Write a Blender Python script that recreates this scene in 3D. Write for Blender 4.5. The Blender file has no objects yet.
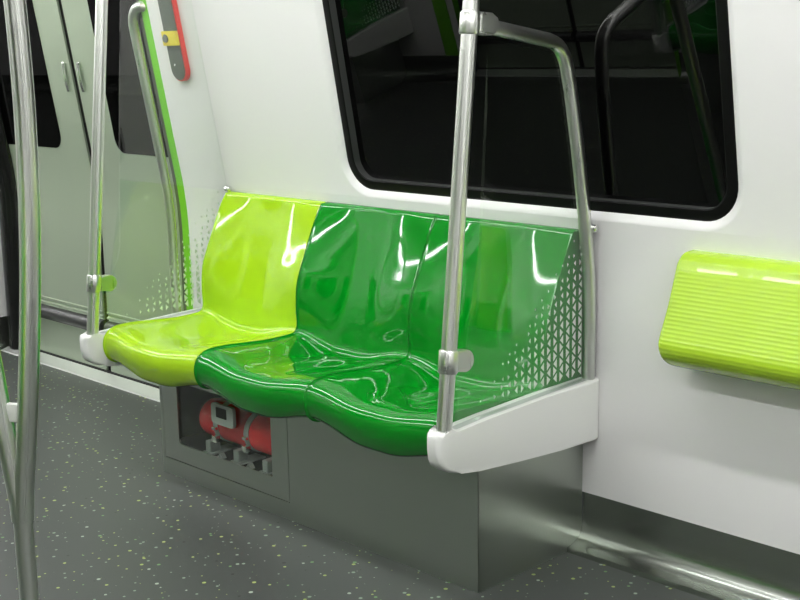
import bpy, bmesh, math, random
from mathutils import Vector, Matrix
C = bpy.context.scene.collection
SC = bpy.context.scene
PI = math.pi

# ------------------------------------------------------------------ camera
cam_d = bpy.data.cameras.new('camera')
cam_d.sensor_width = 36.0
cam_d.lens = 1247.7 / 800 * 36.0
cam_d.clip_start = 0.02
cam = bpy.data.objects.new('camera', cam_d)
C.objects.link(cam)
F = Vector((-0.69834, 0.68820, -0.19670)).normalized()
R = Vector((0.70432, 0.70967, -0.01757))
R = (R - F * R.dot(F)).normalized()
U = R.cross(F)
M = Matrix((R, U, -F)).transposed().to_4x4()
M.translation = Vector((3.12876, -2.37257, 1.21889))
cam.matrix_world = M
SC.camera = cam

# ------------------------------------------------------------------ world, exposure
W = bpy.data.worlds.new('world')
SC.world = W
W.use_nodes = True
W.node_tree.nodes['Background'].inputs[0].default_value = (0.75, 0.85, 0.78, 1)
W.node_tree.nodes['Background'].inputs[1].default_value = 0.05
SC.view_settings.view_transform = 'Standard'
SC.view_settings.look = 'None'
SC.view_settings.gamma = 1.0
SC.view_settings.use_curve_mapping = False
SC.view_settings.exposure = 0.0
SC.cycles.caustics_reflective = False
LIGHT = 52.0                      # radiance of the ceiling light strips
LIGHT_COL = (0.98, 0.965, 0.975)

# ------------------------------------------------------------------ materials
def mat(name, col, rough=0.4, metal=0.0, coat=0.0, spec=0.5, emit=0.0, coat_rough=0.03, ior=1.5):
    m = bpy.data.materials.new(name)
    m.use_nodes = True
    b = m.node_tree.nodes['Principled BSDF']
    b.inputs['Base Color'].default_value = (*col, 1)
    b.inputs['Roughness'].default_value = rough
    b.inputs['Metallic'].default_value = metal
    b.inputs['Coat Weight'].default_value = coat
    b.inputs['Coat Roughness'].default_value = coat_rough
    b.inputs['Specular IOR Level'].default_value = spec
    b.inputs['IOR'].default_value = ior
    if emit:
        b.inputs['Emission Color'].default_value = (*LIGHT_COL, 1)
        b.inputs['Emission Strength'].default_value = emit
    return m

def noise_rough(m, scale, lo, hi, stretch=(1, 1, 1)):
    nt = m.node_tree
    b = nt.nodes['Principled BSDF']
    tc = nt.nodes.new('ShaderNodeTexCoord')
    mp = nt.nodes.new('ShaderNodeMapping')
    mp.inputs['Scale'].default_value = stretch
    n = nt.nodes.new('ShaderNodeTexNoise')
    n.inputs['Scale'].default_value = scale
    n.inputs['Detail'].default_value = 3
    r = nt.nodes.new('ShaderNodeMapRange')
    r.inputs['To Min'].default_value = lo
    r.inputs['To Max'].default_value = hi
    nt.links.new(tc.outputs['Object'], mp.inputs['Vector'])
    nt.links.new(mp.outputs['Vector'], n.inputs['Vector'])
    nt.links.new(n.outputs['Fac'], r.inputs['Value'])
    nt.links.new(r.outputs['Result'], b.inputs['Roughness'])
    return m

M_WALL = noise_rough(mat('white_panel', (0.80, 0.80, 0.785), 0.4, spec=0.4), 6, 0.36, 0.42)
M_COVER = mat('white_plastic', (0.84, 0.85, 0.825), 0.35)
M_CEIL = mat('ceiling_white', (0.82, 0.84, 0.81), 0.5)
M_LIME = mat('lime_plastic', (0.37, 0.62, 0.013), 0.07, spec=0.45)
M_GREEN = mat('green_plastic', (0.001, 0.212, 0.010), 0.055, spec=0.45)
M_PAD = mat('lime_ribbed_vinyl', (0.40, 0.62, 0.030), 0.26, coat=0.3)
M_STEEL = noise_rough(mat('satin_steel', (0.62, 0.64, 0.61), 0.28, 1.0), 30, 0.22, 0.32, (1, 1, 0.05))
M_POLE = noise_rough(mat('brushed_pole', (0.72, 0.74, 0.70), 0.3, 1.0), 40, 0.24, 0.34, (1, 1, 0.03))
M_SKIRT = mat('skirting_steel', (0.35, 0.37, 0.34), 0.24, 1.0)
M_CAB = mat('cabinet_steel', (0.45, 0.49, 0.44), 0.31, 1.0)
M_DARK = mat('dark_gap', (0.012, 0.013, 0.012), 0.6)
M_BLACKGLOSS = mat('black_gloss', (0.006, 0.006, 0.006), 0.12)
M_RUBBER = mat('black_rubber', (0.003, 0.003, 0.003), 0.4, spec=0.15)
M_RUBBERSHEEN = mat('rubber_painted_sheen', (0.045, 0.048, 0.045), 0.35, spec=0.3)
M_GLASSBLACK = mat('tinted_glass', (0.0008, 0.0008, 0.0008), 0.012, spec=0.36, ior=1.5)
M_DOORGLASS = mat('door_glass', (0.0010, 0.0011, 0.0010), 0.02, spec=0.15, ior=1.2)
M_DOOR = noise_rough(mat('door_paint', (0.47, 0.56, 0.42), 0.34, 0.6), 25, 0.30, 0.37, (1, 1, 0.05))
M_SILL = mat('sill_steel', (0.60, 0.62, 0.59), 0.35, 0.6)
M_SILLDARK = mat('dark_bumper', (0.03, 0.033, 0.03), 0.3)
M_TRIMGREEN = mat('green_trim', (0.16, 0.58, 0.012), 0.3)
M_GREYFACE = mat('grey_face', (0.085, 0.10, 0.085), 0.35)
M_RED = mat('signal_red', (0.78, 0.025, 0.022), 0.3)
M_EXT = mat('extinguisher_red', (0.80, 0.018, 0.025), 0.25)
M_YELLOW = mat('lever_yellow', (0.80, 0.66, 0.05), 0.35)
M_BRACKET = mat('bracket_grey', (0.45, 0.48, 0.46), 0.4)
M_CHROME = mat('chrome', (0.85, 0.86, 0.84), 0.12, 1.0)
M_LATCH = mat('latch_grey', (0.32, 0.36, 0.33), 0.4)
M_PRINT = mat('white_print', (0.78, 0.86, 0.78), 0.5)
M_LAMP = mat('lamp_diffuser', (0.9, 0.9, 0.9), 0.5, emit=LIGHT)

def glass_mat():
    m = bpy.data.materials.new('clear_glass')
    m.use_nodes = True
    nt = m.node_tree
    for n in list(nt.nodes):
        nt.nodes.remove(n)
    out = nt.nodes.new('ShaderNodeOutputMaterial')
    mix = nt.nodes.new('ShaderNodeMixShader')
    tr = nt.nodes.new('ShaderNodeBsdfTransparent')
    tr.inputs['Color'].default_value = (0.965, 0.985, 0.965, 1)
    gl = nt.nodes.new('ShaderNodeBsdfGlossy')
    gl.inputs['Roughness'].default_value = 0.0
    gl.inputs['Color'].default_value = (1, 1, 1, 1)
    geo = nt.nodes.new('ShaderNodeNewGeometry')      # Schlick reflectance, the same on both faces of the pane
    dt = nt.nodes.new('ShaderNodeVectorMath'); dt.operation = 'DOT_PRODUCT'
    nt.links.new(geo.outputs['Incoming'], dt.inputs[0]); nt.links.new(geo.outputs['Normal'], dt.inputs[1])
    ab = nt.nodes.new('ShaderNodeMath'); ab.operation = 'ABSOLUTE'
    nt.links.new(dt.outputs['Value'], ab.inputs[0])
    om = nt.nodes.new('ShaderNodeMath'); om.operation = 'SUBTRACT'; om.inputs[0].default_value = 1.0
    nt.links.new(ab.outputs[0], om.inputs[1])
    pw = nt.nodes.new('ShaderNodeMath'); pw.operation = 'POWER'; pw.inputs[1].default_value = 5.0
    nt.links.new(om.outputs[0], pw.inputs[0])
    ma = nt.nodes.new('ShaderNodeMath'); ma.operation = 'MULTIPLY_ADD'
    ma.inputs[1].default_value = 0.95; ma.inputs[2].default_value = 0.048
    nt.links.new(pw.outputs[0], ma.inputs[0])
    nt.links.new(ma.outputs[0], mix.inputs[0])
    nt.links.new(tr.outputs[0], mix.inputs[1])
    nt.links.new(gl.outputs[0], mix.inputs[2])
    nt.links.new(mix.outputs[0], out.inputs[0])
    return m
M_GLASS = glass_mat()

def floor_mat():
    m = mat('speckled_floor', (0.09, 0.10, 0.093), 0.42, spec=0.45)
    nt = m.node_tree
    b = nt.nodes['Principled BSDF']
    tc = nt.nodes.new('ShaderNodeTexCoord')
    last = None
    base = (0.056, 0.063, 0.058, 1)
    for k, (scale, size, keep) in enumerate([(34.0, 0.16, 0.60), (25.0, 0.125, 0.50)]):
        mp = nt.nodes.new('ShaderNodeMapping')
        mp.inputs['Location'].default_value = (3.7 * k, 1.3 * k, 0)
        nt.links.new(tc.outputs['Object'], mp.inputs['Vector'])
        v = nt.nodes.new('ShaderNodeTexVoronoi')
        v.voronoi_dimensions = '2D'
        v.inputs['Scale'].default_value = scale
        nt.links.new(mp.outputs['Vector'], v.inputs['Vector'])
        sep = nt.nodes.new('ShaderNodeSeparateColor')
        nt.links.new(v.outputs['Color'], sep.inputs[0])
        lt = nt.nodes.new('ShaderNodeMath'); lt.operation = 'MULTIPLY'        # size varies by cell
        lt.inputs[1].default_value = size
        nt.links.new(sep.outputs[1], lt.inputs[0])
        ls = nt.nodes.new('ShaderNodeMath'); ls.operation = 'LESS_THAN'
        nt.links.new(v.outputs['Distance'], ls.inputs[0]); nt.links.new(lt.outputs[0], ls.inputs[1])
        kp = nt.nodes.new('ShaderNodeMath'); kp.operation = 'GREATER_THAN'
        kp.inputs[1].default_value = keep
        nt.links.new(sep.outputs[0], kp.inputs[0])
        fac = nt.nodes.new('ShaderNodeMath'); fac.operation = 'MULTIPLY'
        nt.links.new(ls.outputs[0], fac.inputs[0]); nt.links.new(kp.outputs[0], fac.inputs[1])
        cr = nt.nodes.new('ShaderNodeValToRGB')
        cr.color_ramp.interpolation = 'CONSTANT'
        cols = [(0.0, (0.26, 0.36, 0.26, 1)), (0.30, (0.40, 0.50, 0.13, 1)), (0.6, (0.42, 0.50, 0.40, 1)), (0.76, (0.16, 0.34, 0.12, 1)), (0.92, (0.02, 0.025, 0.02, 1))]
        cr.color_ramp.elements[0].position, cr.color_ramp.elements[0].color = cols[0]
        cr.color_ramp.elements[1].position, cr.color_ramp.elements[1].color = cols[1]
        for p, c in cols[2:]:
            e = cr.color_ramp.elements.new(p); e.color = c
        nt.links.new(sep.outputs[2], cr.inputs[0])
        mx = nt.nodes.new('ShaderNodeMix'); mx.data_type = 'RGBA'
        nt.links.new(fac.outputs[0], mx.inputs['Factor'])
        if last is None:
            mx.inputs['A'].default_value = base
        else:
            nt.links.new(last, mx.inputs['A'])
        nt.links.new(cr.outputs[0], mx.inputs['B'])
        last = mx.outputs['Result']
    nt.links.new(last, b.inputs['Base Color'])
    return m
M_FLOOR = floor_mat()

# ------------------------------------------------------------------ helpers
def obj(name, bm, m, parent=None, smooth=True, angle=40, recalc=True):
    if recalc:
        bmesh.ops.recalc_face_normals(bm, faces=bm.faces[:])
    me = bpy.data.meshes.new(name)
    bm.to_mesh(me)
    bm.free()
    for mm in (m if isinstance(m, (list, tuple)) else [m]):
        me.materials.append(mm)
    if smooth:
        for p in me.polygons:
            p.use_smooth = True
        me.set_sharp_from_angle(angle=math.radians(angle))
    o = bpy.data.objects.new(name, me)
    C.objects.link(o)
    if parent:
        o.parent = parent
    return o

def tag(o, label=None, cat=None, group=None, kind=None):
    if label: o['label'] = label
    if cat: o['category'] = cat
    if group: o['group'] = group
    if kind: o['kind'] = kind
    return o

def thing(name, label, cat, loc=(0, 0, 0), rz=0.0, group=None):
    o = bpy.data.objects.new(name, None)
    o.empty_display_size = 0.1
    C.objects.link(o)
    o.location = loc
    o.rotation_euler = (0, 0, rz)
    return tag(o, label, cat, group)

def structure(o, label, cat):
    return tag(o, label, cat, kind='structure')

def dup(root, loc, rz, label, group=None):
    r = root.copy(); C.objects.link(r)
    r.location = loc; r.rotation_euler = (0, 0, rz)
    r['label'] = label
    if group: r['group'] = group
    for ch in list(root.children):
        c = ch.copy(); C.objects.link(c); c.parent = r
        for g in list(ch.children):
            d = g.copy(); C.objects.link(d); d.parent = c
    return r

def box(bm, x0, x1, y0, y1, z0, z1, bevel=0.0, seg=2, mi=0):
    g = bmesh.ops.create_cube(bm, size=1.0)
    vs = g['verts']
    for v in vs:
        v.co = Vector(((x0 + x1) / 2 + v.co.x * (x1 - x0), (y0 + y1) / 2 + v.co.y * (y1 - y0), (z0 + z1) / 2 + v.co.z * (z1 - z0)))
    fs = {f for v in vs for f in v.link_faces}
    for f in fs: f.material_index = mi
    if bevel:
        es = list({e for v in vs for e in v.link_edges})
        bmesh.ops.bevel(bm, geom=es, offset=bevel, segments=seg, affect='EDGES', profile=0.5)

def catmull(pts, n):
    out = []
    P = [Vector(p) for p in pts]
    for i in range(len(P) - 1):
        p0 = P[i - 1] if i else P[i] * 2 - P[i + 1]
        p1, p2 = P[i], P[i + 1]
        p3 = P[i + 2] if i + 2 < len(P) else P[i + 1] * 2 - P[i]
        for k in range(n):
            t = k / n
            out.append(0.5 * (2 * p1 + (p2 - p0) * t + (2 * p0 - 5 * p1 + 4 * p2 - p3) * t * t + (3 * p1 - p0 - 3 * p2 + p3) * t ** 3))
    out.append(P[-1])
    return out

def tube(bm, path, r, n=24, grooves=(), cap=True, up=Vector((1, 0, 0))):
    """sweep a round section (with optional narrow grooves at given angles) along a path"""
    path = [Vector(p) for p in path]
    sec = [(2 * PI * k / n, 1.0) for k in range(n)]
    if grooves:
        sec = [s for s in sec if all(abs((s[0] - g + PI) % (2 * PI) - PI) > 0.1 for g in grooves)]
        for g in grooves:
            g = g % (2 * PI)
            sec += [((g - 0.085) % (2 * PI), 1.0), ((g - 0.055) % (2 * PI), 0.90), ((g + 0.055) % (2 * PI), 0.90), ((g + 0.085) % (2 * PI), 1.0)]
        sec.sort()
    rings = []
    nrm = None
    for i, p in enumerate(path):
        t = (path[min(i + 1, len(path) - 1)] - path[max(i - 1, 0)]).normalized()
        nrm = (up if nrm is None else nrm)
        nrm = (nrm - t * nrm.dot(t)).normalized()
        b = t.cross(nrm)
        rr = r[i] if isinstance(r, (list, tuple)) else r
        rings.append([bm.verts.new(p + (nrm * math.cos(a) + b * math.sin(a)) * rr * k) for a, k in sec])
    m = len(sec)
    for i in range(len(rings) - 1):
        for k in range(m):
            bm.faces.new((rings[i][k], rings[i][(k + 1) % m], rings[i + 1][(k + 1) % m], rings[i + 1][k]))
    if cap:
        bm.faces.new(rings[0][::-1]); bm.faces.new(rings[-1])

def prism(bm, poly, axis, a, b, mi=0):
    """extrude a 2D polygon along axis 'x' (poly in y,z) or 'y' (poly in x,z) or 'z' (poly in x,y)"""
    def P(u, v, w):
        return {'x': (w, u, v), 'y': (u, w, v), 'z': (u, v, w)}[axis]
    A = [bm.verts.new(P(u, v, a)) for u, v in poly]
    B = [bm.verts.new(P(u, v, b)) for u, v in poly]
    n = len(poly)
    fs = [bm.faces.new(A), bm.faces.new(B[::-1])]
    for i in range(n):
        fs.append(bm.faces.new((A[i], B[i], B[(i + 1) % n], A[(i + 1) % n])))
    for f in fs: f.material_index = mi
    return fs

def rrect(x0, x1, z0, z1, r, n=8):
    pts = []
    for cx, cz, a0 in ((x1 - r, z0 + r, -PI / 2), (x1 - r, z1 - r, 0), (x0 + r, z1 - r, PI / 2), (x0 + r, z0 + r, PI)):
        for k in range(n + 1):
            a = a0 + PI / 2 * k / n
            pts.append((cx + r * math.cos(a), cz + r * math.sin(a)))
    return pts

# the side wall: upright up to the seat tops, then leaning in
LEAN = 0.18
def g(z):
    z0, z1 = 0.62, 0.84
    if z <= z0: return 0.0
    if z < z1: return -LEAN * (z - z0) ** 2 / (2 * (z1 - z0))
    return -LEAN * ((z1 - z0) / 2 + z - z1)
WID = 2.85                      # distance between the two side walls
near = lambda x, y, z: (x, y, z)
opp = lambda x, y, z: (x, -WID - y, z)
ZT = 2.02

# ------------------------------------------------------------------ setting
bm = bmesh.new()
box(bm, -9.6, 5.2, -WID - 0.03, 0.03, -0.05, 0.0)
structure(obj('floor', bm, M_FLOOR, smooth=False), 'dark grey train floor with pale green and yellow specks', 'floor')

bm = bmesh.new()
prism(bm, [(g(ZT) + 0.04, ZT - 0.02), (g(ZT) - 0.08, 2.10), (-0.55, 2.16), (-WID + 0.55, 2.16), (-WID - g(ZT) + 0.08, 2.10), (-WID - g(ZT) - 0.04, ZT - 0.02), (-WID - g(ZT) - 0.04, 2.25), (g(ZT) + 0.04, 2.25)], 'x', -9.6, 5.2)
structure(obj('ceiling', bm, M_CEIL, smooth=False), 'white train ceiling above the seats', 'ceiling')

def wall_segment(name, T, x0, x1, win, label):
    """one bay of side wall with a rounded window opening (win = x0,x1,z0,z1,r)"""
    bm = bmesh.new()
    zs = [0.14, 0.30, 0.62] + [0.62 + 0.20 * k / 10 for k in range(1, 11)]
    rows = [[bm.verts.new(T(x, g(z), z)) for x in (x0, x1)] for z in zs]
    for a, b in zip(rows, rows[1:]):
        bm.faces.new((a[0], a[1], b[1], b[0]))
    # thickness under the bottom edge
    under = [bm.verts.new(T(x, 0.03, 0.14)) for x in (x0, x1)]
    bm.faces.new((under[0], under[1], rows[0][1], rows[0][0]))
    zl = 0.82
    if win is None:
        top = [bm.verts.new(T(x, g(ZT), ZT)) for x in (x0, x1)]
        bm.faces.new((rows[-1][0], rows[-1][1], top[1], top[0]))
    else:
        wx0, wx1, wz0, wz1, r = win
        def ring(off, dep):
            out = []
            for (x, z) in rrect(wx0 - off, wx1 + off, wz0 - off, wz1 + off, r + off, 10):
                out.append(bm.verts.new(T(x, g(z) + dep, z)))
            return out
        prof = [(0.024, 0.0), (0.021, 0.0006), (0.017, 0.0022), (0.010, 0.0065), (0.004, 0.011), (0.0, 0.016), (-0.002, 0.022), (-0.003, 0.04)]
        rings = [ring(o, d) for o, d in prof]
        n = len(rings[0])
        for A, B in zip(rings, rings[1:]):
            for k in range(n):
                bm.faces.new((A[k], A[(k + 1) % n], B[(k + 1) % n], B[k]))
        # outer frame: join the outer ring to the panel border
        c = [rows[-1][0], rows[-1][1], bm.verts.new(T(x1, g(ZT), ZT)), bm.verts.new(T(x0, g(ZT), ZT))]
        q = len(rings[0]) // 4
        R0 = rings[0]
        segs = {1: R0[0:q], 2: R0[q:2 * q], 3: R0[2 * q:3 * q], 0: R0[3 * q:4 * q]}
        for ci in range(4):
            s = segs[ci]
            for k in range(len(s) - 1):
                bm.faces.new((c[ci], s[k], s[k + 1]))
            nx = (ci + 1) % 4
            bm.faces.new((c[ci], s[-1], segs[nx][0], c[nx]))
    o = obj(name, bm, M_WALL, angle=50)
    return structure(o, label, 'wall')

WIN = (0.546, 1.763, 0.843, 1.78, 0.085)
def window(name, T, win, label):
    x0, x1, z0, z1, r = win
    root = bpy.data.objects.new(name, None); C.objects.link(root)
    structure(root, label, 'window')
    bm = bmesh.new()
    def ring(off, dep):
        return [bm.verts.new(T(x, g(z) + dep, z)) for x, z in rrect(x0 + off, x1 - off, z0 + off, z1 - off, max(r - off, 0.03), 10)]
    rings = [ring(o, d) for o, d in ((-0.006, 0.016), (0.0, 0.012), (0.004, 0.0105), (0.022, 0.0105), (0.0255, 0.0125), (0.0275, 0.034), (0.0275, 0.042))]
    n = len(rings[0])
    for A, B in zip(rings, rings[1:]):
        for k in range(n):
            bm.faces.new((A[k], A[(k + 1) % n], B[(k + 1) % n], B[k]))
    for i, f in enumerate(bm.faces):
        f.material_index = 1 if i // n == 4 else 0  # inner bevel painted grey for the white it would reflect
    obj('window_gasket', bm, [M_RUBBER, M_RUBBERSHEEN], root, angle=25)
    bm = bmesh.new()
    pts = rrect(x0 + 0.024, x1 - 0.024, z0 + 0.024, z1 - 0.024, 0.061, 10)
    A = [bm.verts.new(T(x, g(z) + 0.0335, z)) for x, z in pts]
    B = [bm.verts.new(T(x, g(z) + 0.0395, z)) for x, z in pts]
    bm.faces.new(A); bm.faces.new(B[::-1])
    for k in range(len(A)):
        bm.faces.new((A[k], B[k], B[(k + 1) % len(A)], A[(k + 1) % len(A)]))
    obj('window_pane', bm, M_GLASSBLACK, root, smooth=False)

DX0, DX1, SEAM = -1.70, -0.305, -0.985        # door opening and the seam between its leaves
shift = lambda dx, T: (lambda x, y, z: T(x + dx, y, z))
W_FAR = (-3.75, -2.35, 0.843, 1.78, 0.085)
W_NEXT = (2.35, 3.75, 0.843, 1.78, 0.085)
wall_segment('wall_back', near, DX1 + 0.041, 5.2 - 3.05, WIN, 'white side wall with rounded lip around the dark window, behind the bench')
wall_segment('wall_back_right', near, 5.2 - 3.05, 5.2, W_NEXT, 'white side wall continuing right behind the lime lean pad')
wall_segment('wall_back_left', near, -9.6, -1.765, W_FAR, 'white side wall beyond the doors at the far left')
window('window_1', near, WIN, 'large dark tinted window with rounded corners behind the green bench')
window('window_2', near, W_FAR, 'dark tinted window beyond the sliding doors at far left')
window('window_3', near, W_NEXT, 'dark tinted window above the right part of the lean pad')
wall_segment('wall_front', opp, DX1, 2.15, WIN, 'white side wall across the aisle, seen only in reflections')
wall_segment('wall_front_right', opp, 2.15, 5.2, W_NEXT, 'white side wall across the aisle behind the viewer')
wall_segment('wall_front_left', opp, -9.6, DX0, W_FAR, 'white side wall across the aisle beyond its doors')
window('window_4', opp, WIN, 'dark window across the aisle, facing the green bench')
window('window_5', opp, W_FAR, 'dark window across the aisle beyond the opposite doors')
for nm, x, lb in (('wall_left', -9.6, 'white end wall closing the far left end of the car'), ('wall_right', 5.2, 'white end wall behind the viewer at the right end')):
    bm = bmesh.new()
    s = -0.05 if x < 0 else 0.05
    box(bm, min(x, x + s), max(x, x + s), -WID - 0.02, 0.02, 0.0, 2.2)
    structure(obj(nm, bm, M_WALL, smooth=False), lb, 'wall')

BX0, BX1, BY = 0.100, 1.352, -0.388          # footprint of the cabinet under the bench
def skirting(name, T, x0, x1, label):
    bm = bmesh.new()
    pts = catmull([(0.004, 0.139, 0), (0.002, 0.10, 0), (0.0, 0.066, 0), (-0.005, 0.045, 0), (-0.016, 0.028, 0), (-0.034, 0.018, 0), (-0.060, 0.012, 0)], 6)
    pts = [(p.x, p.y) for p in pts] + [(-0.062, 0.0), (0.02, 0.0), (0.02, 0.139)]
    A = [bm.verts.new(T(x0, y, z)) for y, z in pts]
    B = [bm.verts.new(T(x1, y, z)) for y, z in pts]
    n = len(pts)
    bm.faces.new(A); bm.faces.new(B[::-1])
    for k in range(n):
        bm.faces.new((A[k], B[k], B[(k + 1) % n], A[(k + 1) % n]))
    return structure(obj(name, bm, M_SKIRT, angle=30), label, 'skirting')
skirting('baseboard_back', near, BX1 + 0.0005, 5.2, 'curved steel skirting below the white wall to the right of the bench base')
skirting('baseboard_back_left', near, DX1, BX0 - 0.0005, 'short steel skirting between the doors and the bench base')
skirting('baseboard_left', near, -9.6, -1.7655, 'curved steel skirting at far left beyond the doors')
skirting('baseboard_front', opp, DX1, 5.2, 'curved steel skirting across the aisle')
skirting('baseboard_right', opp, -9.6, DX0, 'curved steel skirting across the aisle beyond the opposite doors')

# ---- sliding doors
DY = 0.10
gd = lambda z: 0.86 * g(z)
def door(name, T, label):
    root = bpy.data.objects.new(name, None); C.objects.link(root)
    structure(root, label, 'door')
    prof = [(0.0, 0.025), (0.0, 0.165), (-0.004, 0.172), (-0.016, 0.180), (-0.021, 0.192), (-0.018, 0.208), (-0.008, 0.220), (0.004, 0.224), (0.006, 0.228), (-0.004, 0.232), (-0.004, 0.238), (0.003, 0.242), (0.003, 0.248), (-0.003, 0.252), (-0.003, 0.258), (0.0, 0.26)]
    prof += [(0.0, z) for z in (0.45, 0.62)] + [(0.0, 0.62 + 0.22 * k / 10) for k in range(1, 11)] + [(0.0, 2.0)]
    for (x0, x1, wx0, wx1) in ((DX0 - 0.02, SEAM - 0.016, DX0 + 0.04, -1.172), (SEAM + 0.016, DX1 + 0.06, -0.792, DX1 + 0.02)):
        bm = bmesh.new()
        for (a, b) in zip(prof, prof[1:]):
            q = []
            for (x, s) in ((x0, a), (x1, a), (x1, b), (x0, b)):
                q.append(bm.verts.new(T(x, DY + gd(s[1]) + s[0], s[1])))
            bm.faces.new(q)
        bmesh.ops.remove_doubles(bm, verts=bm.verts[:], dist=1e-5)
        r = bmesh.ops.extrude_face_region(bm, geom=bm.faces[:])
        d = T(0, 0.035, 0)[1] - T(0, 0, 0)[1]
        for v in [e for e in r['geom'] if isinstance(e, bmesh.types.BMVert)]:
            v.co.y += d
        for f in bm.faces:
            z = f.calc_center_median().z
            f.material_index = 1 if 0.166 < z < 0.226 else 0
        leaf = obj('door_leaf', bm, [M_DOOR, M_SILLDARK], root, angle=35)
        bm = bmesh.new()
        pts = rrect(wx0, wx1, 0.872, 1.75, 0.055, 8)
        A = [bm.verts.new(T(x, DY + gd(z) - 0.002, z)) for x, z in pts]
        B = [bm.verts.new(T(x, DY + gd(z) + 0.004, z)) for x, z in pts]
        bm.faces.new(A)
        for k in range(len(A)):
            bm.faces.new((A[k], B[k], B[(k + 1) % len(A)], A[(k + 1) % len(A)]))
        tag(obj('door_window_pane', bm, M_DOORGLASS, leaf, smooth=False), 'black window pane with rounded corner')
        bm = bmesh.new()
        hx = SEAM + (-0.052 if x0 < SEAM - 0.1 else 0.052)
        zz = [1.09 + 0.10 * k / 6 for k in range(7)]
        tube(bm, [T(hx, DY + gd(z) - 0.003 - 0.004 * (1 - ((z - 1.14) / 0.05) ** 2), z) for z in zz], 0.007, 10)
        box(bm, hx - 0.009, hx + 0.009, *sorted((T(0, DY + gd(1.19) - 0.007, 0)[1], T(0, DY + gd(1.19) + 0.004, 0)[1])), 1.186, 1.196, 0.002)
        tag(obj('door_handle', bm, M_CHROME, leaf), 'small chrome pull beside the seam')
    bm = bmesh.new()
    for (a, b) in zip(prof, prof[1:]):
        q = []
        for (x, s) in ((SEAM - 0.017, a), (SEAM + 0.017, a), (SEAM + 0.017, b), (SEAM - 0.017, b)):
            q.append(bm.verts.new(T(x, DY + gd(s[1]) + 0.008, s[1])))
        bm.faces.new(q)
    obj('door_seal', bm, M_RUBBER, root)
    return root
door('door_1', near, 'grey green double sliding door with black windows, left of the bench')
door('door_2', opp, 'grey green double sliding door across the aisle, seen only in reflections')

# sill, portal trims
def sill(name, T, label):
    bm = bmesh.new()
    pts = [(0.030, 0.0), (0.032, 0.004), (0.090, 0.020), (0.093, 0.0)]
    A = [bm.verts.new(T(DX0 - 0.02, y, z)) for y, z in pts]
    B = [bm.verts.new(T(DX1 + 0.04, y, z)) for y, z in pts]
    bm.faces.new(A); bm.faces.new(B[::-1])
    for k in range(4):
        bm.faces.new((A[k], B[k], B[(k + 1) % 4], A[(k + 1) % 4]))
    y0, y1 = sorted((T(0, 0.093, 0)[1], T(0, 0.16, 0)[1]))
    f0 = len(bm.faces)
    box(bm, DX0 - 0.02, DX1 + 0.06, y0, y1, -0.02, 0.024, mi=1)
    return structure(obj(name, bm, [M_SILL, M_DARK], smooth=False), label, 'sill')
sill('trim_1', near, 'bright steel door sill along the floor edge below the doors')
sill('trim_2', opp, 'steel door sill across the aisle')

def strip(name, T, x0, x1, off, thick, m, label, ztop=ZT, zbot=0.0, cat='trim', round_=False):
    bm = bmesh.new()
    zs = [zbot, 0.3] + [0.62 + 0.22 * k / 10 for k in range(11)] + [ztop]
    w = (x1 - x0)
    sec = [(x0, thick), (x0, 0.0), (x1, 0.0), (x1, thick)]
    if round_:
        k = 10
        sec = [(x0, thick)] + [((x0 + x1) / 2 - w / 2 * math.cos(PI * i / k), -w * 0.42 * math.sin(PI * i / k)) for i in range(k + 1)] + [(x1, thick)]
    rows = [[bm.verts.new(T(x, g(z) + off + d, z)) for x, d in sec] for z in zs]
    n = len(sec)
    for a, b in zip(rows, rows[1:]):
        for k in range(n):
            bm.faces.new((a[k], a[(k + 1) % n], b[(k + 1) % n], b[k]))
    bm.faces.new(rows[0]); bm.faces.new(rows[-1][::-1])
    return structure(obj(name, bm, m, angle=35), label, cat)
strip('trim_3', near, DX1 + 0.005, DX1 + 0.041, -0.001, 0.08, M_TRIMGREEN, 'bright green strip down the edge of the door portal')
strip('trim_4', near, DX1 - 0.026, DX1 + 0.005, 0.008, 0.07, M_GREYFACE, 'dark grey recessed strip beside the green portal strip')
strip('trim_5', opp, DX1 - 0.02, DX1, -0.004, 0.10, M_TRIMGREEN, 'green portal strip across the aisle, right of the opposite doors')
strip('trim_6', opp, DX0 - 0.15, DX0 - 0.05, -0.004, 0.10, M_TRIMGREEN, 'green portal strip across the aisle, left of the opposite doors', zbot=0.14)
strip('trim_7', near, -1.735, -1.60, 0.110, 0.06, M_BLACKGLOSS, 'black glossy rounded door pillar at the far left', round_=True)
strip('trim_10', near, -1.765, -1.7355, 0.0, 0.12, M_WALL, 'white side of the door portal at the far left edge', zbot=0.14)
bm = bmesh.new(); box(bm, -1.765, -1.7355, 0.0, 0.12, 0.0, 0.139)
structure(obj('trim_11', bm, M_CAB, smooth=False), 'grey foot of the white door portal side at far left', 'trim')
# header over the doors
for nm, T, lb in (('trim_8', near, 'white header panel over the doors'), ('trim_9', opp, 'white header panel over the doors across the aisle')):
    bm = bmesh.new()
    y0, y1 = sorted((T(0, g(1.95) - 0.01, 0)[1], T(0, 0.12, 0)[1]))
    box(bm, DX0, DX1, y0, y1, 1.9, 2.1)
    structure(obj(nm, bm, M_WALL, smooth=False), lb, 'trim')

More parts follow.
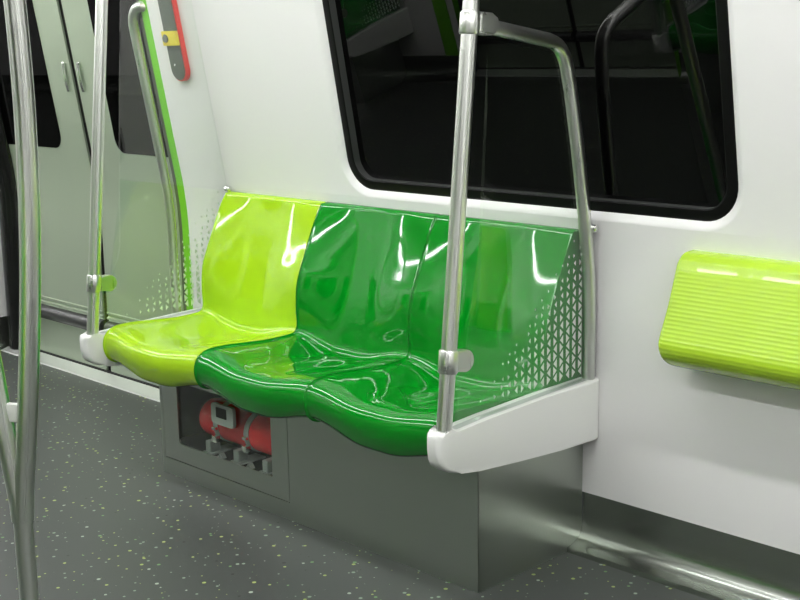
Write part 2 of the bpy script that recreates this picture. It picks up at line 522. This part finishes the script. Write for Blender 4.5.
# door-edge rail with its rounded top
t = thing('portal_rail', 'pale satin vertical rail with rounded top at the right edge of the doors', 'grab rail', (DX1 - 0.047, 0.0, 0.0))
bm = bmesh.new()
zs = [0.01, 0.3, 0.5] + [0.62 + 0.22 * k / 8 for k in range(9)] + [1.0, 1.15, 1.26]
path = [(0, g(z) - 0.006, z) for z in zs]
for k in range(1, 9):
    a = PI / 2 * k / 8
    path.append((0.06 * (1 - math.cos(a)), g(1.3) - 0.006 - 0.012 * math.sin(a), 1.30 + 0.066 * math.sin(a)))
path.append((0.075, g(1.366) + 0.03, 1.366))
tube(bm, path, 0.0165, 20, cap=True)
obj('rail_tube', bm, M_POLE, t)
bm = bmesh.new()
strip_pts = [(0.027, z) for z in (0.02, 0.4, 0.62, 0.7, 0.78, 0.84, 1.1, 1.33)]  # yellow green reflection in the rail, painted as a thin strip
for (xa, za), (xb, zb) in zip(strip_pts, strip_pts[1:]):
    q = [bm.verts.new((x, g(z) - 0.004, z)) for x, z in ((0.014, za), (0.0225, za), (0.0225, zb), (0.014, zb))]
    bm.faces.new(q)
tag(obj('rail_reflection', bm, mat('yellow_green_reflection', (0.42, 0.62, 0.14), 0.35), t), 'thin yellow green line, a reflection painted along the rail')

# ------------------------------------------------------------------ ceiling light strips
lamps = []
def lamp(x0, x1, y, hw, label):
    t = thing('ceiling_light', label, 'ceiling light', ((x0 + x1) / 2, y, 2.16), 0, 'light strips along the ceiling')
    L = (x1 - x0) / 2
    bm = bmesh.new(); box(bm, -L, L, -0.075, 0.075, -0.012, 0.0)
    obj('housing', bm, M_CEIL, t, smooth=False)
    bm = bmesh.new()
    n = 24
    for k in range(n):                      # short diffuser lengths, butted end to end
        box(bm, -L + 0.02 + (2 * L - 0.04) * k / n, -L + 0.02 + (2 * L - 0.04) * (k + 1) / n, -hw, hw, -0.024, -0.012)
    obj('diffuser', bm, M_LAMP, t, smooth=False)
LY = (-0.85, -2.182)
lamp(-9.2, 5.0, LY[0], 0.026, 'long white light strip on the ceiling above the bench side')
lamp(-9.2, 5.0, LY[1], 0.0215, 'long white light strip on the ceiling across the aisle')

# ------------------------------------------------------------------ seats
def seat_mesh():
    """one moulded seat shell, x 0..0.45, back against y=0"""
    K = [  # y, z, dish dy, dish dz
        (-0.0371, 0.790, 0.000, 0.000), (-0.0589, 0.755, 0.0121, 0.0), (-0.0796, 0.713, 0.0195, 0.0), (-0.1075, 0.650, 0.0267, 0.0),
        (-0.1369, 0.575, 0.0303, 0.0), (-0.1437, 0.505, 0.0155, -0.003), (-0.1425, 0.458, 0.003, -0.013), (-0.152, 0.436, 0.002, -0.024),
        (-0.178, 0.429, 0.004, -0.029), (-0.264, 0.428, 0.0, -0.027), (-0.385, 0.437, 0.0, -0.024), (-0.445, 0.438, 0.0, -0.020),
        (-0.480, 0.430, -0.006, -0.015), (-0.498, 0.410, -0.010, -0.013), (-0.501, 0.380, -0.009, -0.020), (-0.488, 0.350, -0.004, -0.032),
        (-0.462, 0.337, 0.0, -0.030), (-0.42, 0.333, 0.0, -0.026)]
    ps = catmull([(k[0], k[1], 0) for k in K], 6)
    ds = catmull([(k[2], k[3], 0) for k in K], 6)
    n = len(ps)
    nrm = []
    for i in range(n):
        d = ps[min(i + 1, n - 1)] - ps[max(i - 1, 0)]
        nrm.append(Vector((d.y, -d.x, 0)).normalized())      # towards the shell's inside
    us = [0, 0.0018, 0.0045, 0.009, 0.015] + [0.03 + 0.39 * k / 26 for k in range(27)] + [0.435, 0.441, 0.4455, 0.4482, 0.45]
    Wd = 0.45
    bm = bmesh.new()
    loops = []
    for u in us:
        t = u / Wd
        b = 0.5 - 0.5 * math.cos(PI * min(min(t, 1 - t) / 0.4325, 1.0))
        e = min(u, Wd - u)
        rr = 0.0055
        ins = rr - math.sqrt(max(rr * rr - (rr - min(e, rr)) ** 2, 0)) if e < rr else 0.0
        x = 0.0008 + (Wd - 0.0016) * t
        loop = []
        for i in range(n):
            q = ps[i] + ds[i] * b
            m = nrm[i]
            q = q - m * ins * (-1)
            loop.append(bm.verts.new((x, q.x, q.y)))
        top = ins * 0.8
        back = [(-0.036, 0.311), (-0.03, 0.312), (-0.006, 0.34), (-0.006, 0.60), (-0.008, 0.70), (-0.014, 0.790 - top), (-0.016, 0.7945 - top), (-0.022, 0.7965 - top), (-0.0285, 0.7955 - top)]
        loop += [bm.verts.new((x, y, z)) for y, z in back]
        loops.append(loop)
    m = len(loops[0])
    for A, B in zip(loops, loops[1:]):
        for k in range(m):
            bm.faces.new((A[k], A[(k + 1) % m], B[(k + 1) % m], B[k]))
    bm.faces.new(loops[0]); bm.faces.new(loops[-1][::-1])
    return bm
seat_bm = seat_mesh()
bmesh.ops.recalc_face_normals(seat_bm, faces=seat_bm.faces[:])
me_green = bpy.data.meshes.new('seat'); seat_bm.to_mesh(me_green); seat_bm.free()
for p in me_green.polygons: p.use_smooth = True
me_green.set_sharp_from_angle(angle=math.radians(60))
me_lime = me_green.copy()
me_green.materials.append(M_GREEN); me_lime.materials.append(M_LIME)
def bench(x, y, rz, colours, label):
    t = thing('three_seat_bench', label, 'bench', (x, y, 0), rz, 'three-seat moulded benches')
    for k, c in enumerate(colours):
        o = bpy.data.objects.new('seat', me_lime if c == 'lime' else me_green)
        C.objects.link(o); o.parent = t; o.location = (0.45 * k, 0, 0)
        o['label'] = 'lime green moulded seat' if c == 'lime' else 'dark green moulded seat'
    return t
bench(0, 0, 0, ('lime', 'green', 'green'), 'glossy bench of one lime and two dark green seats under the large window')
bench(1.35, -WID, PI, ('lime', 'green', 'green'), 'bench directly across the aisle, mirrored at the top right of the large window')
bench(-2.10, -WID, PI, ('green', 'green', 'lime'), 'bench beyond the opposite doors, mirrored at the top left of the large window')

# ------------------------------------------------------------------ cabinet under the bench
HW = (0.187, 0.617, 0.103, 0.290)          # hatch window
def cabinet():
    t = thing('seat_base_cabinet', 'grey steel cabinet carrying the three-seat bench, with a small hatch window', 'cabinet', (0, 0, 0))
    bm = bmesh.new()
    for x0 in (BX0, BX1 - 0.004):
        box(bm, x0, x0 + 0.004, BY + 0.001, -0.001, 0.0, 0.303)
    # front face: four strips around the hatch, the rest one plate
    HX0, HX1, HZ0 = 0.113, 0.686, 0.049
    box(bm, BX0, HX0 - 0.001, BY, BY + 0.004, 0.0, 0.303)
    box(bm, HX0 - 0.001, HX1 + 0.001, BY, BY + 0.004, 0.0, HZ0 - 0.001)
    box(bm, HX1 + 0.001, BX1, BY, BY + 0.004, 0.0, 0.303)
    obj('cabinet_body', bm, M_CAB, t, smooth=False)
    # inside
    bm = bmesh.new()
    box(bm, BX0 + 0.01, HX1 + 0.05, -0.16, -0.15, 0.01, 0.303)
    box(bm, BX0 + 0.01, HX1 + 0.05, BY + 0.012, -0.16, 0.080, 0.090)
    box(bm, HX1 + 0.04, HX1 + 0.05, BY + 0.012, -0.15, 0.01, 0.303)
    box(bm, HX0 - 0.003, HX1 + 0.003, BY + 0.006, BY + 0.008, HZ0 - 0.004, HZ0 + 0.003)  # dark strips stand in for the shade in the hatch gaps
    for x in (HX0, HX1):
        box(bm, x - 0.003, x + 0.003, BY + 0.006, BY + 0.008, HZ0 - 0.004, 0.303)
    tag(obj('cabinet_lining', bm, M_DARK, t, smooth=False), 'dark lining inside, with strips painted as shade in the hatch gaps')
    # hatch with window hole
    bm = bmesh.new()
    out = [(HX0 + 0.001, HZ0 + 0.001), (HX1 - 0.001, HZ0 + 0.001), (HX1 - 0.001, 0.303), (HX0 + 0.001, 0.303)]
    def hole(off):
        x0, x1, z0, z1 = HW
        x0 += off; x1 -= off; z0 += off; z1 -= off
        r = 0.016 - off
        p = [(x1, z0), (x1, z1)]
        for cx, cz, a0 in ((x0 + r, z1 - r, PI / 2), (x0 + r, z0 + r, PI)):
            for k in range(7):
                a = a0 + PI / 2 * k / 6
                p.append((cx + r * math.cos(a), cz + r * math.sin(a)))
        return p
    h = hole(0.0)
    for y in (BY, BY + 0.005):
        O = [bm.verts.new((x, y, z)) for x, z in out]
        H = [bm.verts.new((x, y, z)) for x, z in h]
        if y == BY: O1, H1 = O, H
        es = [bm.edges.new((L[k], L[(k + 1) % len(L)])) for L in (O, H) for k in range(len(L))]
        bmesh.ops.triangle_fill(bm, use_beauty=True, edges=es)
    for L1, L2 in ((O1, O), (H1, H)):
        for k in range(len(L1)):
            bm.faces.new((L1[k], L2[k], L2[(k + 1) % len(L1)], L1[(k + 1) % len(L1)]))
    hatch = obj('hatch', bm, M_CAB, t, smooth=False)
    bm = bmesh.new()
    box(bm, HW[0] - 0.004, HW[1] + 0.004, BY + 0.0052, BY + 0.008, HW[2] - 0.004, HW[3])
    tag(obj('hatch_pane', bm, M_GLASS, hatch, smooth=False), 'clear pane')
    bm = bmesh.new()
    prism(bm, rrect(0.361, 0.461, 0.205, 0.264, 0.010, 5), 'y', BY - 0.006, BY + 0.004)
    prism(bm, rrect(0.385, 0.431, 0.226, 0.255, 0.002, 2), 'y', BY - 0.0075, BY - 0.005, 1)
    tag(obj('hatch_latch', bm, [M_LATCH, M_DARK], hatch, smooth=False), 'small square grey latch with dark centre')
    return t
cab = cabinet()
for x, lb in ((0.0, 'steel cabinet under the bench directly across the aisle'), (-3.45, 'steel cabinet under the bench beyond the opposite doors')):
    t = thing('seat_base_cabinet', lb, 'cabinet', (x, -WID, 0))
    bm = bmesh.new(); box(bm, 0.0, 1.25, 0.005, 0.388, 0.0, 0.303)
    obj('cabinet_body', bm, M_CAB, t, smooth=False)

# extinguisher lying in the hatch
t = thing('fire_extinguisher', 'red fire extinguisher lying on brackets behind the hatch window under the bench', 'fire extinguisher', (0.224, -0.305, 0.183))
bm = bmesh.new()
prof = [(0.0, 0.002), (0.004, 0.026), (0.012, 0.042), (0.026, 0.053), (0.045, 0.056), (0.41, 0.056), (0.425, 0.048), (0.435, 0.03)]
tube(bm, [(x, 0, 0) for x, r in prof], [r for x, r in prof], 28, up=Vector((0, 1, 0)))
obj('cylinder', bm, M_EXT, t, angle=50)
for x in (0.100, 0.240):
    bm = bmesh.new()
    tube(bm, [(x, 0, 0), (x + 0.020, 0, 0)], 0.0585, 28, up=Vector((0, 1, 0)))
    s = obj('strap', bm, M_BRACKET, t, angle=50)
    bm = bmesh.new(); box(bm, x + 0.002, x + 0.022, -0.068, -0.05, -0.048, -0.028, 0.003)
    box(bm, x + 0.004, x + 0.020, -0.068, -0.052, -0.012, -0.002, 0.002)
    tag(obj('strap_buckle', bm, M_CHROME, s), 'shiny buckle')
for k, x in enumerate((0.055, 0.185, 0.315)):
    bm = bmesh.new()
    box(bm, x, x + 0.024, -0.056, -0.02, -0.092, -0.055, 0.003)
    box(bm, x - 0.008, x + 0.038, -0.060, 0.03, -0.0925, -0.088)
    prism(bm, [(x + 0.060, -0.0925), (x + 0.086, -0.0925), (x + 0.073, -0.078)], 'y', -0.06, -0.045)
    obj('bracket', bm, M_LATCH, t, smooth=False)

# ------------------------------------------------------------------ end screens of the bench
PX = 0.0279                                   # pole / glass plane inside each cover
def pole_y(z): return -0.524 + 0.1063 * (z - 0.424)
def tri_pattern(bm, ok, mi):
    """white triangles that grow towards the wall and the arm cover"""
    px, rz = 0.047, 0.0175
    for face_x in (PX - 0.0046,):
        for n in range(0, 24):
            zc = 0.444 + n * rz
            for m_ in range(-1, 14):
                yc = -0.012 - m_ * px - (px / 2 if n % 2 else 0)
                for sg in (-1, 1):
                    cy = yc + sg * px * 0.20
                    # distance inside the fading line
                    d = ((cy + 0.455) * 0.345 - (zc - 0.435) * 0.36) / 0.50
                    s = min(max((d + 0.004) / 0.16, 0.0), 1.0)
                    s = 0.74 * s ** 0.62
                    rnd = random.Random(n * 97 + m_ * 13 + sg).random()
                    if s < 0.20 or (s < 0.38 and rnd < 0.45) or not ok(cy, zc):
                        continue
                    w, h = px * 0.37 * s, rz * 0.88 * s
                    a = (cy - sg * w / 3 , zc - h); b = (cy - sg * w / 3, zc + h); c = (cy + sg * w * 2 / 3, zc)
                    f = bm.faces.new([bm.verts.new((face_x, y, z)) for y, z in (a, b, c)])
                    f.material_index = mi

def screen(loc_x, label, with_tube, group):
    t = thing('bench_end_screen', label, 'bench end screen', (loc_x, 0, 0), 0, group)
    # arm cover
    bm = bmesh.new()
    prof = [(0.0, 0.438), (-0.20, 0.4335), (-0.40, 0.427), (-0.505, 0.421), (-0.524, 0.421), (-0.540, 0.424), (-0.551, 0.425), (-0.557, 0.421), (-0.560, 0.412), (-0.560, 0.385), (-0.555, 0.362), (-0.543, 0.345), (-0.524, 0.333), (-0.494, 0.325), (-0.435, 0.316), (-0.30, 0.304), (-0.15, 0.293), (-0.012, 0.284), (-0.001, 0.288)]
    prism(bm, prof, 'x', 0.0, 0.050)
    side = [e for e in bm.edges if abs(e.verts[0].co.x - e.verts[1].co.x) < 1e-6]
    bmesh.ops.bevel(bm, geom=side, offset=0.009, segments=4, affect='EDGES', profile=0.5)
    for v in bm.verts:                       # round the nose in plan
        d = (-0.535 - v.co.y) / 0.026
        if d > 0:
            k = 1 - 0.45 * min(d, 1) ** 2
            v.co.x = 0.025 + (v.co.x - 0.025) * k
    cover = obj('arm_cover', bm, M_COVER, t, angle=45)
    bm = bmesh.new()
    q = [(-0.497, 0.4218), (-0.40, 0.4278), (-0.20, 0.4343), (-0.02, 0.4382)]
    for (ya, za), (yb, zb) in zip(q, q[1:]):
        bm.faces.new([bm.verts.new((x, y, z + 0.0005)) for x, y, z in ((0.018, ya, za), (0.038, ya, za), (0.038, yb, zb), (0.018, yb, zb))])
    tag(obj('glass_channel', bm, M_BRACKET, cover, smooth=False), 'grey glass channel')
    # pole
    bm = bmesh.new()
    zs = [0.415, 0.8, 1.2, 1.6, 2.13]
    tube(bm, [(PX, pole_y(z), z) for z in zs], 0.0172, 28, grooves=(-2.0, -0.55), up=Vector((1, 0, 0)))
    pole = obj('pole', bm, M_POLE, t, angle=35)
    # lower clamp
    def collar(zc, h, parent, nm):
        bm = bmesh.new()
        zz = [zc - h / 2, zc - h / 2 + 0.003, zc + h / 2 - 0.003, zc + h / 2]
        tube(bm, [(PX, pole_y(z), z) for z in zz], [0.0195, 0.0215, 0.0215, 0.0195], 28)
        return obj(nm, bm, M_POLE, parent, angle=35)
    zc = 0.572
    col = collar(zc, 0.050, t, 'lower_clamp')
    bm = bmesh.new()
    y0 = pole_y(zc)
    pts = [(y0 + 0.015, zc - 0.024)] + [(y0 + 0.046 + 0.024 * math.cos(a), zc - 0.006 + 0.024 * math.sin(a)) for a in [(-PI / 2 + PI * k / 12) for k in range(13)]] + [(y0 + 0.015, zc + 0.018)]
    prism(bm, pts, 'x', PX - 0.012, PX + 0.012)
    bmesh.ops.bevel(bm, geom=[e for e in bm.edges if abs(e.verts[0].co.x - e.verts[1].co.x) < 1e-6], offset=0.003, segments=2, affect='EDGES')
    obj('glass_grip', bm, M_POLE, col, angle=35)
    # glass
    if with_tube:
        edge = [(-0.452, 0.585), (-0.440, 0.605), (-0.424, 0.635), (-0.415, 0.67), (-0.411, 0.72), (-0.407, 0.80), (-0.385, 1.10), (-0.374, 1.235), (-0.15, 1.205)]
        backe = [(-0.118, 1.16), (-0.089, 1.07), (-0.055, 0.90), (-0.033, 0.78), (-0.020, 0.64), (-0.018, 0.44)]
    else:
        edge = [(-0.452, 0.585), (-0.440, 0.605), (-0.424, 0.635), (-0.415, 0.67), (-0.411, 0.72), (-0.407, 0.80), (-0.385, 1.10), (-0.36, 1.40), (-0.345, 1.56)]
        backe = [(g(1.56) - 0.004, 1.56), (g(1.1) - 0.004, 1.10), (g(0.84) - 0.004, 0.84), (g(0.74) - 0.004, 0.74), (-0.006, 0.62), (-0.004, 0.44)]
    poly = [(-0.487, 0.4225), (-0.487, 0.55)] + edge + backe + [(-0.20, 0.4345), (-0.40, 0.4285)]
    bm = bmesh.new()
    prism(bm, poly, 'x', PX - 0.004, PX + 0.004)
    for f in list(bm.faces):
        if len(f.verts) > 4: bmesh.ops.triangulate(bm, faces=[f])
    yb = lambda z: (-0.030 if with_tube else -0.012) + min(0, g(z))
    tri_pattern(bm, lambda y, z: y < yb(z) and z > 0.445, 1)
    tag(obj('glass_pane', bm, [M_GLASS, M_PRINT], t, smooth=False, recalc=False), 'clear glass with white triangle print')
    # bolt to the wall
    bm = bmesh.new()
    zb = 0.803
    tube(bm, [(PX + 0.010, g(zb) - 0.012, zb), (PX + 0.024, g(zb) - 0.012, zb), (PX + 0.027, g(zb) - 0.012, zb)], [0.010, 0.010, 0.006], 14, up=Vector((0, 1, 0)))
    tube(bm, [(PX + 0.002, g(zb) - 0.012, zb), (PX + 0.012, g(zb) - 0.012, zb)], 0.006, 12, up=Vector((0, 1, 0)))
    obj('wall_bolt', bm, M_CHROME, t)
    if with_tube:
        zc = 1.270
        col = collar(zc, 0.046, t, 'upper_clamp')
        y0 = pole_y(zc)
        bm = bmesh.new()
        pts = [(y0 + 0.012, zc - 0.023), (y0 + 0.055, zc - 0.026), (y0 + 0.072, zc - 0.016), (y0 + 0.078, zc - 0.002), (y0 + 0.072, zc + 0.010), (y0 + 0.055, zc + 0.020), (y0 + 0.012, zc + 0.023)]
        prism(bm, pts, 'x', PX - 0.019, PX + 0.019)
        bmesh.ops.bevel(bm, geom=[e for e in bm.edges if abs(e.verts[0].co.x - e.verts[1].co.x) < 1e-6], offset=0.006, segments=3, affect='EDGES')
        obj('tube_socket', bm, M_POLE, col, angle=35)
        bm = bmesh.new()
        path = catmull([(PX, -0.372, 1.262), (PX, -0.29, 1.250), (PX, -0.205, 1.2375), (PX, -0.168, 1.231), (PX, -0.139, 1.217), (PX, -0.119, 1.190), (PX, -0.107, 1.155), (PX, -0.093, 1.10), (PX, -0.070, 0.99), (PX, -0.048, 0.87), (PX, -0.033, 0.774), (PX, -0.0225, 0.69), (PX, -0.0185, 0.60), (PX, -0.0185, 0.432)], 6)
        tube(bm, path, 0.0158, 24)
        obj('handrail_tube', bm, M_POLE, t, angle=35)
    return t
GS = 'glass end screens of the benches'
s_right = screen(1.3512, 'right end screen: white arm cover, pole, bent tube and triangle-printed glass', True, GS)
s_left = screen(-0.0512, 'left end screen: white arm cover, pole and glass beside the doors', False, GS)
dup(s_right, (-0.0012, -WID, 0), PI, 'end screen of the opposite bench nearest the opposite doors', GS)
dup(s_right, (1.4012, -WID, 0), PI, 'end screen of the opposite bench, far from the opposite doors', GS)
dup(s_right, (-2.0485, -WID, 0), PI, 'white end screen beyond the opposite doors, mirrored at window top left', GS)

# ------------------------------------------------------------------ lime lean pad
t = thing('lean_pad', 'ribbed lime green lean pad on the white wall, right of the bench', 'lean pad', (1.640, 0, 0))
bm = bmesh.new()
prof0 = catmull([(-0.012, 0.776, 0), (-0.035, 0.774, 0), (-0.052, 0.762, 0), (-0.062, 0.742, 0), (-0.108, 0.630, 0), (-0.124, 0.592, 0), (-0.127, 0.572, 0), (-0.118, 0.552, 0), (-0.098, 0.535, 0), (-0.066, 0.522, 0), (-0.03, 0.512, 0), (0.004, 0.508, 0)], 4)
# resample finely and add ribs on the front face
L = [0.0]
for a, b in zip(prof0, prof0[1:]): L.append(L[-1] + (b - a).length)
def at(s):
    for i in range(len(L) - 1):
        if s <= L[i + 1] + 1e-9:
            k = (s - L[i]) / max(L[i + 1] - L[i], 1e-9)
            p = prof0[i].lerp(prof0[i + 1], k); d = (prof0[i + 1] - prof0[i]).normalized()
            return p, Vector((d.y, -d.x, 0))
    return prof0[-1], Vector((0, -1, 0))
N = 230
PR = []
for i in range(N + 1):
    s = L[-1] * i / N
    p, nn = at(s)
    amp = 0.00028 if (p.y < 0.738 and p.y > 0.548 and p.x < -0.055) else 0.0
    rib = amp * math.cos(2 * PI * s / 0.0095)
    q = p - nn * rib * (1 if nn.x > 0 else -1) * (1 if True else 0)
    PR.append(q)
cen = Vector((-0.03, 0.64, 0))
xs = [(0.0, 0.013), (0.001, 0.0085), (0.0035, 0.005), (0.007, 0.0022), (0.0105, 0.0006), (0.014, 0.0)] + [(0.06, 0.0), (1.9, 0.0)]
loops = []
for x, ins in xs:
    lp = []
    for p in PR:
        dv = (p - cen); l = dv.length
        q = cen + dv * (max(l - ins, 0.01) / l)
        if p.x > -0.02: q.x = p.x
        lp.append(bm.verts.new((x, q.x, q.y)))
    lp.append(bm.verts.new((x, 0.004, min(lp[-1].co.z + 0.01, 0.6)))); lp.append(bm.verts.new((x, 0.004, lp[0].co.z)))
    loops.append(lp)
m = len(loops[0])
for A, B in zip(loops, loops[1:]):
    for k in range(m):
        bm.faces.new((A[k], A[(k + 1) % m], B[(k + 1) % m], B[k]))
bm.faces.new(loops[0]); bm.faces.new(loops[-1][::-1])
obj('cushion', bm, M_PAD, t, angle=80)
bm = bmesh.new(); box(bm, 0.06, 1.85, -0.012, -0.0005, 0.53, 0.74)
obj('mounting_plate', bm, M_BRACKET, t, smooth=False)

# ------------------------------------------------------------------ emergency handle on the portal panel
t = thing('emergency_door_release', 'long rounded red emergency release with grey face and yellow lever, beside the doors', 'emergency release', (-0.139, 0, 0))
EZ0, EZ1 = 1.135, 1.62
def epill(x0, x1, z0, z1, r, y0, y1):
    bm = bmesh.new()
    pts = rrect(x0, x1, z0, z1, r, 10)
    A = [bm.verts.new((x, g(z) + y0, z)) for x, z in pts]
    B = [bm.verts.new((x, g(z) + y1, z)) for x, z in pts]
    bm.faces.new(A); bm.faces.new(B[::-1])
    for k in range(len(A)):
        bm.faces.new((A[k], B[k], B[(k + 1) % len(A)], A[(k + 1) % len(A)]))
    return bm
obj('housing', epill(-0.037, 0.039, EZ0, EZ1, 0.037, -0.016, -0.0005), M_RED, t, angle=50)
face = obj('face_plate', epill(-0.0365, 0.0335, EZ0 + 0.003, EZ1 - 0.003, 0.0345, -0.0175, -0.0155), M_GREYFACE, t, angle=50)
bm = epill(-0.0375, 0.0345, 1.243, 1.287, 0.004, -0.028, -0.017)
lever = obj('lever', bm, M_YELLOW, t, angle=50)
bm = bmesh.new()
zk = 1.265
tube(bm, [(-0.018, g(zk) - 0.027, zk), (-0.018, g(zk) - 0.032, zk)], 0.0125, 16)
obj('lever_knob', bm, M_GREYFACE, lever)
bm = bmesh.new()
zk = 1.185
tube(bm, [(-0.010, g(zk) - 0.017, zk), (-0.010, g(zk) - 0.020, zk)], 0.0035, 10)
obj('screw', bm, M_CHROME, face)

# ------------------------------------------------------------------ split pole in the aisle
PB = Vector((0.997, -1.30, 0))
t = thing('branching_pole', 'brushed steel aisle pole splitting into two curved branches at the left edge', 'grab pole', PB)
ZS = 0.365
Rv = Vector((0.704, 0.710, 0)); Tv = Vector((0.710, -0.704, 0))       # across and towards the doors' opposite side
def branch_path(az):
    d = Rv * math.cos(az) + Tv * math.sin(az)
    out = []
    for k in range(41):
        z = ZS - 0.02 + (1.95 - ZS) * k / 40
        h = max(0.0, min(1.0, (z - ZS) / (1.95 - ZS)))
        out.append(d * (0.069 * math.sin(PI * h) + 0.002) + Vector((0, 0, z)))
    return out
bm = bmesh.new()
tube(bm, [(0, 0, 0.0), (0, 0, 0.2), (0, 0, ZS + 0.005)], 0.0182, 26)
obj('lower_pole', bm, M_POLE, t, angle=35)
BA = (math.radians(15), math.radians(195))
for a in BA:
    bm = bmesh.new()
    tube(bm, branch_path(a), 0.0192, 26, grooves=(0.9, 2.6, 4.5), up=Vector((0.3, -0.95, 0)))
    obj('branch', bm, M_POLE, t, angle=35)
bm = bmesh.new()
tube(bm, [(0, 0, 1.92), (0, 0, 2.15)], 0.0182, 26)
obj('upper_pole', bm, M_POLE, t, angle=35)
bm = bmesh.new()
pa = [p for p in branch_path(BA[0]) if p.z < 0.60][-1]; pb = [p for p in branch_path(BA[1]) if p.z < 0.60][-1]
mid = (pa + pb) / 2
d = (pb - pa); d.z = 0
ln = d.length; ang = math.atan2(d.y, d.x)
box(bm, -ln / 2, ln / 2, -0.007, 0.007, -0.030, 0.006, 0.003)
bmesh.ops.transform(bm, matrix=Matrix.Translation((mid.x, mid.y, 0.572)) @ Matrix.Rotation(ang, 4, 'Z'), verts=bm.verts[:])
tag(obj('tie_bracket', bm, M_COVER, t), 'small white tie between two branches')
